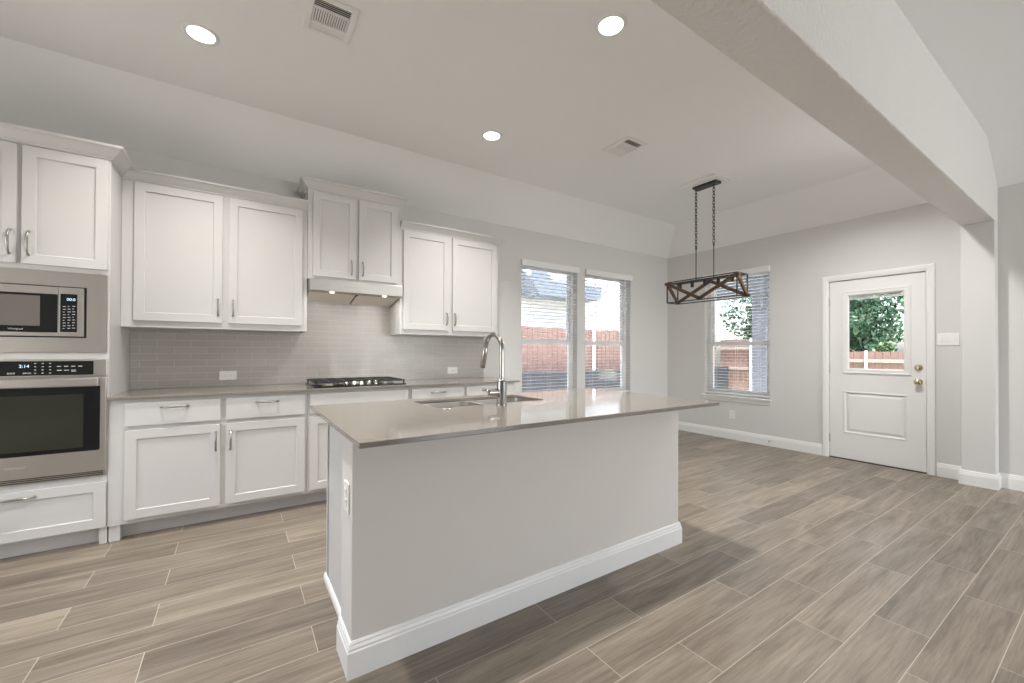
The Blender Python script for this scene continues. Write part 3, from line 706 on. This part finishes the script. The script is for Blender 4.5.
base_cabinet('white base cabinet with two drawers at the end nearest the windows', 1.272, 2.400,
             [('drawer', 1.290, 1.800, 1), ('drawer', 1.832, 2.384, 1), ('door', 1.290, 1.800, 1.772), ('door', 1.832, 2.384, 1.860)], 'r')
m = MB().box(TX1+.001, 2.438, 3.530, YW-.001, CB+.001, CT)
tag(m.build('countertop', M['quartz'], bevel=.003, org=(.88, 3.87, CB)), 'long warm grey quartz countertop along the kitchen wall', 'countertop')
m = MB().box(TX1+.001, 2.372, YW-.009, YW-.0005, CT+.001, 1.372); m.box(.488, 1.284, YW-.009, YW-.0005, 1.372, 1.80)
struct(m.build('trim_backsplash', M['tile']), 'glossy grey subway tile backsplash', 'backsplash')

def plate(label, c, normal, wide, tall, kind, name='wall_outlet', cat='outlet', group='electrical outlets'):
    """cover plate on a wall; normal '-y' or '-x'"""
    x, y, z = c
    r = thing(name, label, cat, (x, y, z), group)
    def bx(m, a0, a1, d0, d1, z0, z1):
        if normal == '-y': m.box(x+a0, x+a1, y-d1, y-d0, z+z0, z+z1)
        else: m.box(x-d1, x-d0, y+a0, y+a1, z+z0, z+z1)
        return m
    bx(MB(), -wide/2, wide/2, 0, .006, -tall/2, tall/2).build('cover_plate', M['plate'], r, bevel=.0025)
    if kind == 'duplex':
        for s_ in (-1, 1):
            horiz = wide > tall; o_ = .020*s_
            a, b = (o_, 0) if horiz else (0, o_)
            u = bx(MB(), a-.014, a+.014, .006, .0085, b-.014, b+.014).build('receptacle', M['plate'], r, bevel=.003)
            q = MB()
            for t in (-.005, .005):
                if horiz: bx(q, a-.005, a+.003, .0085, .0088, b+t-.001, b+t+.001)
                else: bx(q, a+t-.001, a+t+.001, .0085, .0088, b-.003, b+.005)
            q.build('slots', M['slot'], u)
    elif kind == 'gfci':
        u = bx(MB(), -wide*.29, wide*.29, .006, .009, -tall*.22, tall*.22).build('receptacle', M['plate'], r, bevel=.002)
        q = MB(); bx(q, -.010, -.002, .009, .0095, -.003, .003); bx(q, .002, .010, .009, .0095, -.003, .003); q.build('button', M['slot'], u)
    else:
        n = 3
        for k in range(n):
            a = (k-(n-1)/2)*wide/n*.92
            bx(MB(), a-.008, a+.008, .006, .011, -.020, .020).build('rocker', M['plate'], r, bevel=.002)
    return r
plate('white sideways outlet on the tile nearest the oven tower', (-.062, YW-.009, 1.003), '-y', .118, .074, 'duplex')
plate('white sideways outlet on the tile nearest the windows, behind the faucet', (1.976, YW-.009, 1.001), '-y', .118, .074, 'gfci')
plate('white upright outlet low on the wall under the window beside the back door', (XR, 3.134, .345), '-x', .074, .118, 'duplex')
plate('white triple light switch plate between the back door and the column', (XR, 1.018, 1.345), '-x', .150, .118, 'switch', 'light_switch', 'light switch', None)

# ------------------------------------------------------------------ gas cooktop
gk = thing('gas_cooktop', 'black gas cooktop with cast iron grates on the wall counter', 'cooktop', (.885, 3.85, CT))
gx0, gx1, gy0, gy1 = .508, 1.262, 3.605, 4.115
MB().rbox(gx0, gx1, gy0, gy1, CT+.001, CT+.012, .015).build('pan', M['black'], gk, bevel=.003)
for bx_, by_, br_ in ((.640, 3.99, .040), (.640, 3.75, .034), (.885, 3.92, .052), (1.130, 3.99, .036), (1.130, 3.75, .040)):
    q = MB().lathe((bx_, by_, CT+.012), 'z', [(br_+.012, 0), (br_+.010, .006), (br_, .010), (br_-.002, .014)], 24).build('burner', M['nickel'], gk)
    MB().lathe((bx_, by_, CT+.024), 'z', [(br_-.002, 0), (br_-.003, .006), (br_-.012, .008)], 24).build('burner_cap', M['iron'], q)
def grate(a, b):
    m = MB(); zt, zb_ = CT+.046, CT+.034; t = .011
    y0, y1 = gy0+.012, gy1-.012
    if a > .7 and b < 1.1: y0 = gy0+.105
    m.box(a, b, y0, y0+t, zb_, zt).box(a, b, y1-t, y1, zb_, zt).box(a, a+t, y0, y1, zb_, zt).box(b-t, b, y0, y1, zb_, zt)
    xm, n = (a+b)/2, 5
    for k in range(1, n): yy = y0+(y1-y0)*k/n; m.box(a, b, yy-.005, yy+.005, zb_+.002, zt)
    m.box(xm-.005, xm+.005, y0, y1, zb_+.002, zt)
    for x in (a+.004, b-.016):
        for yy in (y0+.002, y1-.014): m.box(x, x+.012, yy, yy+.012, CT+.012, zb_)
    return m
for a, b in ((.518, .758), (.766, 1.004), (1.012, 1.252)): grate(a, b).build('grate', M['iron'], gk, bevel=.002)
for k in range(5):
    x = .760+k*.0625
    MB().lathe((x, gy0+.052, CT+.012), 'z', [(.021, 0), (.020, .006), (.016, .010), (.0155, .026), (.012, .029)], 18).build('knob', M['chrome'], gk)

# ------------------------------------------------------------------ island
IX0, IX1, IY0, IY1 = .36, 2.345, 1.617, 1.800       # pony wall
isl = thing('kitchen_island', 'long kitchen island with a plain painted back and white baseboard', 'island', ((IX0+IX1)/2, 2.0, 0))
MB().box(IX0, IX1, IY0, IY1, 0, CB-.001).build('back_wall', M['island'], isl, bevel=.004)
KX0, KX1, KY1 = .402, IX1-.03, 2.385
m = MB(); m.box(KX0, KX0+.02, IY1+.001, 2.318, 0, CB-.001).box(KX0+.035, KX0+.05, 2.318, 2.366, 0, CB-.001).box(KX0, KX0+.05, 2.366, KY1, 0, CB-.001).box(KX1-.02, KX1, IY1+.001, KY1, 0, CB-.001)
m.box(KX0+.02, KX1-.02, IY1+.001, IY1+.015, .1, CB-.001).box(KX0+.02, KX1-.02, IY1+.015, KY1-.02, .1, .12)
m.build('cabinet_box', M['white'], isl, bevel=.0015)
isd = []
for k in range(4):
    a = KX0+.006+k*(KX1-KX0-.012)/4; b = a+(KX1-KX0-.012)/4-.006
    q = shaker(a, b, .128, .872, -(KY1+.021), .057)
    dd = MB(); dd.add([(p[0], -p[1], p[2]) for p in q.v], q.f); dobj = dd.build('door', M['white'], isl, bevel=.0015)
    hx = b-.03 if k % 2 == 0 else a+.03
    q = pull(hx, .74, -(KY1+.021)); dd = MB(); dd.add([(p[0], -p[1], p[2]) for p in q.v], q.f, True); dd.build('handle', M['nickel'], dobj)
MB().box(KX0+.02, KX1-.02, KY1-.075, KY1-.06, 0, .1).build('toe_kick', M['white'], isl)
m = MB().sweep([(IX1, IY1), (IX1, IY0), (IX0, IY0), (IX0, IY1)], BBP, side=-1); m.build('baseboard', M['trim'], isl)
m = MB().sweep([(KX0, IY1+.002), (KX0, KY1)], [(0, 0), (.012, 0), (.012, .022), (.006, .034), (0, .036)], side=-1); m.build('shoe_moulding', M['trim'], isl)
m = MB().sweep([(IX0, IY1), (IX0, IY0), (IX1, IY0), (IX1, IY1)], [(0, CB-.024), (.004, CB-.022), (.010, CB-.004), (.010, CB-.001), (0, CB-.001)], side=1); m.build('top_moulding', M['island'], isl)
# counter with the sink cut out
TX_0, TX_1, TY_0, TY_1 = .328, 2.396, 1.377, 2.462
SX0, SX1, SY0, SY1 = .862, 1.585, 2.012, 2.360
m = MB(); z0, z1 = CB+.0, CT; r = .03
O = [(TX_0, TY_0), (TX_1, TY_0), (TX_1, TY_1), (TX_0, TY_1)]
hole = []
for (cx, cy, st_) in ((SX1-r, SY1-r, 0), (SX0+r, SY1-r, 1), (SX0+r, SY0+r, 2), (SX1-r, SY0+r, 3)):
    for i in range(5): t = (st_+i/4)*PI/2; hole.append((cx+r*math.cos(t), cy+r*math.sin(t)))
def ringface(z, flip):
    vs = [(*p, z) for p in O] + [(*p, z) for p in hole]
    # hole order: NE, NW, SW, SE groups of five; outer: SW SE NE NW
    ne, nw, sw, se = [list(range(4+5*k, 9+5*k)) for k in range(4)]
    fs = [[2, 3] + [nw[2], nw[1], nw[0]] + [ne[4], ne[3], ne[2]], [3, 0] + [sw[2], sw[1], sw[0]] + [nw[4], nw[3], nw[2]],
          [0, 1] + [se[2], se[1], se[0]] + [sw[4], sw[3], sw[2]], [1, 2] + [ne[2], ne[1], ne[0]] + [se[4], se[3], se[2]]]
    return vs, fs
va, fa = ringface(z1, 0); vb, fb = ringface(z0, 1); n = len(va)
allv = va+vb; fs = [tuple(f) for f in fa] + [tuple(i+n for i in f[::-1]) for f in fb]
fs += [(i, (i+1) % 4, n+(i+1) % 4, n+i) for i in range(4)] + [(4+i, n+4+i, n+4+(i+1) % 20, 4+(i+1) % 20) for i in range(20)]
m.add(allv, fs)
tag(m.build('island_countertop', M['quartz'], bevel=.003, org=(1.36, 1.92, CB)), 'warm grey quartz island top with an overhang and sink cut out', 'countertop')
# sink
sk = thing('kitchen_sink', 'undermount stainless steel sink set in the island top', 'sink', ((SX0+SX1)/2, (SY0+SY1)/2, .68))
def bowl(a0, a1, c0, c1):
    m = MB(); rr = .05; lv = []
    for (g, z) in ((.0, CB-.001), (.004, .72), (.03, .69)):
        ring = []
        for (cx, cy, st_) in ((a1-rr, c1-rr, 0), (a0+rr, c1-rr, 1), (a0+rr, c0+rr, 2), (a1-rr, c0+rr, 3)):
            for i in range(6): t = (st_+i/5)*PI/2; ring.append((cx+(rr-g)*math.cos(t), cy+(rr-g)*math.sin(t), z))
        lv.append(ring)
    N = 24; outer = [(p[0]+(.012 if p[0] > (a0+a1)/2 else -.012), p[1]+(.012 if p[1] > (c0+c1)/2 else -.012), CB-.001) for p in lv[0]]
    vs = outer + lv[0]+lv[1]+lv[2]; fs = []
    for L in range(3): fs += [(L*N+i, L*N+(i+1) % N, (L+1)*N+(i+1) % N, (L+1)*N+i) for i in range(N)]
    fs.append(tuple(range(3*N, 4*N))[::-1]); m.add(vs, fs, False)
    return m
for a0, a1 in ((SX0-.004, 1.215), (1.24, SX1+.004)):
    b_o = bowl(a0, a1, SY0-.004, SY1+.004).build('bowl', M['steel'], sk)
    MB().lathe(((a0+a1)/2, (SY0+SY1)/2+.03, .6905), 'z', [(.042, 0), (.042, .002), (.03, .003), (.012, .001)], 20).build('drain', M['chrome'], b_o)
# faucet
fx, fy = 1.222, 1.945
fc = thing('kitchen_faucet', 'tall chrome pull down gooseneck faucet on the island', 'faucet', (fx, fy, CT))
MB().lathe((fx, fy, CT), 'z', [(.031, 0), (.031, .006), (.028, .010), (.0275, .125), (.024, .136), (.017, .142)], 28).build('base', M['faucet'], fc)
path = [(fx, fy, CT+.135), (fx, fy, 1.215)]
for k in range(1, 13):
    t = PI*k/12*.94; R = .092
    path.append((fx, fy+R-R*math.cos(t), 1.215+R*math.sin(t)))
MB().tube(path, .0135, 16).build('neck', M['faucet'], fc)
pe = Vector(path[-1]); dv = Vector((0, .30, -1)).normalized()
sp = [pe + dv*t for t in (0, .004, .006, .05, .055, .12, .125)]
MB().tube(sp, .018, 16, True, [.0140, .0140, .0155, .016, .0165, .0170, .015]).build('spray_head', M['faucet'], fc)
m = MB(); m.tube([(fx, fy, .985), (fx-.060, fy, .985)], .019, 16); m.tube([(fx-.060, fy, .985), (fx-.082, fy, .986)], .019, 16, True, [.019, .017])
hb_ = m.build('valve', M['faucet'], fc)
MB().tube([(fx-.078, fy, .990), (fx-.10, fy-.004, 1.000), (fx-.128, fy-.008, 1.004)], .006, 10, True, [.007, .006, .005]).build('lever', M['faucet'], hb_)
tag(MB().lathe((.90, 1.948, CT), 'z', [(.024, 0), (.024, .003), (.018, .005), (.001, .0055)], 20).build('counter_button', M['chrome'], org=(.90, 1.948, CT)), 'small chrome button flush on the island top in front of the sink', 'button')
plate('white upright outlet on the end of the island under the counter overhang', (IX0, 1.690, .645), '-x', .074, .118, 'duplex')

# door stop on the baseboard
ds = MB().tube([(XR-.017, 2.64, .062), (XR-.075, 2.64, .060)], .006, 10); ds.lathe((XR-.016, 2.64, .062), 'x', [(.013, 0), (.011, -.004), (.006, -.006)], 14)
o = ds.build('door_stop', M['nickel'], org=(XR-.016, 2.64, .062)); tag(o, 'small nickel door stop on the baseboard left of the back door', 'door stop')
MB().lathe((XR-.073, 2.64, .060), 'x', [(.009, 0), (.010, -.006), (.008, -.014)], 14).build('rubber_tip', M['plate'], o)

# ------------------------------------------------------------------ ceiling vents
def vent(x0, x1, y0, y1, label):
    z = HC; r = thing('ceiling_vent', label, 'vent', ((x0+x1)/2, (y0+y1)/2, z), 'ceiling air vents')
    t = .036
    m = MB()
    pr = [(0, z), (0, z-.004), (.006, z-.010), (t-.004, z-.012), (t, z-.008), (t, z)]
    m.sweep([(x0, y0), (x1, y0), (x1, y1), (x0, y1)], pr, side=-1, closed=True)
    m.build('frame', M['trim'], r)
    ym = [y0+t, y0+t+(y1-y0-2*t)*.27, y0+t+(y1-y0-2*t)*.74, y1-t]
    m = MB()
    for yy in ym[1:3]: m.box(x0+t, x1-t, yy-.005, yy+.005, z-.010, z-.001)
    m.build('bar', M['trim'], r)
    MB().box(x0+.02, x1-.02, y0+.02, y1-.02, z-.0012, z-.0004).build('duct', M['dark'], r)
    # end banks: louvers along x thrown opposite ways; middle bank: louvers along y
    for bank, tl in ((0, -1), (2, 1)):
        m = MB(); a, b = ym[bank]+.004, ym[bank+1]-.004; n = 4
        for k in range(n):
            yy = a+(b-a)*(k+.5)/n
            m.bar((x0+t, yy, z-.006), (x1-t, yy, z-.006), .0155, .0014, (0, .62*tl, 1))
        m.build('louver_bank', M['trim'], r)
    m = MB(); n = 15
    for k in range(n):
        xx = x0+t+(x1-x0-2*t)*(k+.5)/n
        m.bar((xx, ym[1]+.004, z-.006), (xx, ym[2]-.004, z-.006), .010, .0014, (.9, 0, 1))
    m.build('louver_bank', M['trim'], r)
    return r
vent(.292, .545, 2.325, 2.628, 'white ceiling air vent over the island at the top edge of the photo')
vent(2.775, 3.025, 2.393, 2.703, 'white ceiling air vent nearest the hanging light')

# ------------------------------------------------------------------ hanging light
hx, hy = 4.25, 2.607
hl = thing('hanging_light', 'black metal and brown wood cage pendant light hanging on two chains', 'pendant light', (hx, hy, 1.78))
MB().box(4.085, 4.40, 2.41, 2.80, HC-.020, HC).build('blank_plate', M['ceil'], hl)
can = MB().box(hx-.052, hx+.052, 2.452, 2.722, HC-.046, HC-.020).build('canopy', M['blackmetal'], hl, bevel=.004)
for y in (2.506, 2.712):
    m = MB(); z = HC-.046; k = 0
    m.lathe((hx, y, z), 'z', [(.012, 0), (.010, -.008), (.004, -.012)], 12)
    z -= .022
    while z > 2.37:
        Mr = Matrix.Rotation(PI/2 if k % 2 else 0, 3, 'Z') @ Matrix.Rotation(PI/2, 3, 'X')
        m.torus((hx, y, z), .0125, .0036, Mr, 12, 6, 1.7); z -= .0345; k += 1
    m.build('chain', M['blackmetal'], hl)
    MB().tube([(hx, y, 2.375), (hx, y, 2.0)], .0055, 10).build('rod', M['blackmetal'], hl)
x0, x1, y0, y1, z0, z1 = hx-.10, hx+.10, 2.205, 3.010, 1.780, 2.012
t = .011
m = MB()
for x in (x0, x1):
    for z in (z0, z1): m.bar((x, y0, z), (x, y1, z), t, t)
for y in (y0, y1):
    for z in (z0, z1): m.bar((x0, y, z), (x1, y, z), t, t)
    for x in (x0, x1): m.bar((x, y, z0), (x, y, z1), t, t, (0, 1, 0))
m.build('cage', M['blackmetal'], hl)
MB().box(hx-.016, hx+.016, y0, y1, z1-.010, z1+.004).build('socket_bar', M['blackmetal'], hl)
ym_ = (y0+y1)/2; bw, bt = .034, .022
zt_, zb_ = z1-.014, z0+.014
for pts in ([(x0, y1, zt_), (x0, ym_, zb_)], [(x0, ym_, zb_), (x0, y0, zt_)], [(x1, y1, zb_), (x1, ym_, zt_)], [(x1, ym_, zt_), (x1, y0, zb_)]):
    MB().bar(pts[0], pts[1], bt, bw).build('wood_brace', M['rust'], hl, bevel=.002)
for y in (y0, y1):
    MB().bar((x0, y, zt_), (x1, y, zb_), bt, bw).build('wood_brace', M['rust'], hl, bevel=.002)
for (x, y, z) in ((x0, y1, zt_), (x0, y0, zt_), (x0, ym_, zb_), (x1, y1, zb_), (x1, y0, zb_), (x1, ym_, zt_)):
    MB().box(x-.015, x+.015, y-.026, y+.026, z-.014, z+.014).build('corner_bracket', M['blackmetal'] if z == zb_ else M['rust'], hl, bevel=.002)
for k in range(5):
    y = y0+.10+k*(y1-y0-.20)/4
    MB().lathe((hx, y, z1-.010), 'z', [(.010, 0), (.018, -.006), (.018, -.058), (.015, -.062), (.013, -.030), (.001, -.030)], 16, False).build('lamp_socket', M['blackmetal'], hl)

# ------------------------------------------------------------------ outside
struct(MB().box(XR+TW, 30, -14, 24, -.30, -.12).build('ground', M['lawn']), 'lawn of the back yard', 'ground')
struct(MB().box(-8, XR+TW, YW+TW, 24, -.30, -.12).build('ground_side', M['patio']), 'unseen side ground, made pale to bounce sunlight indoors', 'ground')  # added as a pale bounce surface for the kitchen windows
struct(MB().box(XR+TW, 8.8, .6, 6.6, -.119, -.04).build('patio', M['patio']), 'pale concrete patio', 'patio')
def fence(name, p, q, zb, zt, label, post_pos, rails, face):
    p, q = Vector(p), Vector(q); L = (q-p).length; dr = (q-p).normalized(); nr = Vector((dr.y, -dr.x, 0))*face
    r = thing(name, label, 'fence', ((p.x+q.x)/2, (p.y+q.y)/2, zb), 'wood fences round the yard')
    m = MB(); n = int(L/.145); rnd = random.Random(int(L*100))
    for k in range(n):
        a = p+dr*(k*.145+.004); b = p+dr*(k*.145+.138); off = nr*(-.018)
        dz = rnd.uniform(-.012, .012)
        m.hexa([(*(a).xy, zb), (*(b).xy, zb), (*(b+off).xy, zb), (*(a+off).xy, zb)], [(*(a).xy, zt+dz), (*(b).xy, zt+dz), (*(b+off).xy, zt+dz), (*(a+off).xy, zt+dz)])
    m.build('pickets', M['fence'], r)
    for z in rails:
        m = MB(); m.bar(p+nr*.022+Vector((0, 0, z)), q+nr*.022+Vector((0, 0, z)), .040, .085); m.build('rail', M['rail'], r)
    for s in post_pos:
        c = p+dr*s+nr*.075
        MB().box(c.x-.022, c.x+.022, c.y-.022, c.y+.022, -.12, zt+.02).build('post', M['siding'] if s == post_pos[0] else M['rail'], r)
    return r
fence('yard_fence', (1.5, 7.55, 0), (13.05, 7.55, 0), -.12, 1.775, 'red brown picket fence seen through the two kitchen windows', (5.9, 8.4), (.55,), 1)
fence('yard_fence', (13.1, 7.5, 0), (13.1, 4.9, 0), -.12, 1.62, 'taller picket fence section seen through the window beside the back door', (1.0,), (.72, 1.35), 1)
fence('yard_fence', (13.1, 4.88, 0), (13.1, -3.5, 0), -.12, 1.25, 'weathered picket fence below the tree, seen through the door glass', (1.15, 3.3, 5.4), (.45, 1.02), 1)
tag(MB().box(1.5, 12.9, 7.12, 7.34, -.12, .77).build('low_dark_block', M['navy'], org=(7.2, 7.2, -.12)), 'long low dark block in front of the fence outside the kitchen windows', 'wall')  # long low near-black block standing before the fence
nh = thing('neighbor_house', 'white sided neighbouring house with a slate blue eave outside the kitchen windows', 'house', (7, 11, -.12))
MB().box(2.5, 12.8, 8.75, 13.5, -.12, 4.3).build('wall', M['siding'], nh)
MB().poly([(6.05, 2.60), (8.15, 2.60), (8.15, 2.96), (6.45, 2.96), (5.9, 3.65), (5.35, 3.65)], 'y', 7.95, 8.74).build('eave', M['slate'], nh)
m = MB(); m.bar((5.30, 7.90, 3.38), (5.72, 7.90, 3.05), .07, .10); m.build('gutter', M['siding'], nh)
m = MB(); m.bar((8.20, 7.95, 2.94), (8.42, 7.95, 2.78), .07, .08); m.bar((8.19, 7.95, 2.75), (8.19, 7.95, 2.50), .06, .06, (1, 0, 0)); m.build('downspout', M['siding'], nh)
MB().poly([(8.3, 4.25), (11.1, 5.6), (13.9, 4.25)], 'x', 2.2, 13.1).build('roof', M['roofing'], nh)
# porch
pc = thing('porch', 'grey blue porch post and beam outside the window beside the back door', 'porch', (8.1, 3.83, -.04))
MB().box(7.98, 8.23, 3.71, 3.97, -.04, 2.27).build('post', M['post'], pc, bevel=.006)
MB().box(7.95, 8.26, 2.3, 6.6, 2.27, 2.62).build('beam', M['post'], pc)
MB().box(7.90, 8.31, 2.2, 6.7, 2.62, 2.74).build('cap_board', M['post'], pc)
MB().tube([(7.99, 4.40, 2.20), (7.99, 4.32, 2.12), (7.99, 4.20, 2.12), (7.99, 3.97, 2.10)], .022, 8).build('brace', M['siding'], pc)
def tree(x, y, z, h, R, n, label, m1, seed, ls=.09):
    r = thing('leafy_tree', label, 'tree', (x, y, z), 'trees beyond the fence'); rnd = random.Random(seed)
    m = MB(); q = R/2.3; m.tube([(x, y, z), (x+.08*q, y, z+h*.3), (x-.05*q, y+.1*q, z+h*.55), (x, y, z+h*.8)], .15, 10, True, [.19*q, .15*q, .10*q, .04*q])
    for k in range(7):
        a = rnd.uniform(0, 2*PI); m.tube([(x, y, z+h*(.3+.05*k)), (x+math.cos(a)*R*.4, y+math.sin(a)*R*.4, z+h*(.5+.05*k)), (x+math.cos(a)*R*.75, y+math.sin(a)*R*.75, z+h*(.58+.05*k))], .04, 6, True, [.06*q, .04*q, .015*q])
    m.build('trunk', M['bark'], r)
    cl = [(rnd.uniform(-1, 1)*R*.75, rnd.uniform(-1, 1)*R*.75, h*rnd.uniform(.22, .95), R*rnd.uniform(.28, .45)) for _ in range(int(26*(R/2)**2))]
    m = MB()
    for k in range(n):
        cx, cy, cz, cr = cl[k % len(cl)]
        u = Vector((rnd.gauss(0, 1), rnd.gauss(0, 1), rnd.gauss(0, 1))).normalized()*cr*rnd.uniform(.55, 1.0)
        c = Vector((x+cx, y+cy, z+cz)) + u; s_ = ls*rnd.uniform(.7, 1.5)
        a = Vector((rnd.gauss(0, 1), rnd.gauss(0, 1), rnd.gauss(0, 1))).normalized(); b = a.cross(Vector((rnd.gauss(0, 1), rnd.gauss(0, 1), rnd.gauss(0, 1)))).normalized()
        m.add([c-a*s_, c+b*s_*.5, c+a*s_, c-b*s_*.5], [(0, 1, 2, 3)])
    m.build('foliage', m1, r)
tree(18.6, 6.9, -.12, 5.4, 2.75, 30000, 'tall green tree behind the fence seen through the door glass and the window beside it', M['leaf'], 3, .09)
tree(14.15, 3.95, -.12, 1.75, .62, 3500, 'low yellow green shrub just behind the fence seen through the door glass', M['leaf2'], 8, .035)
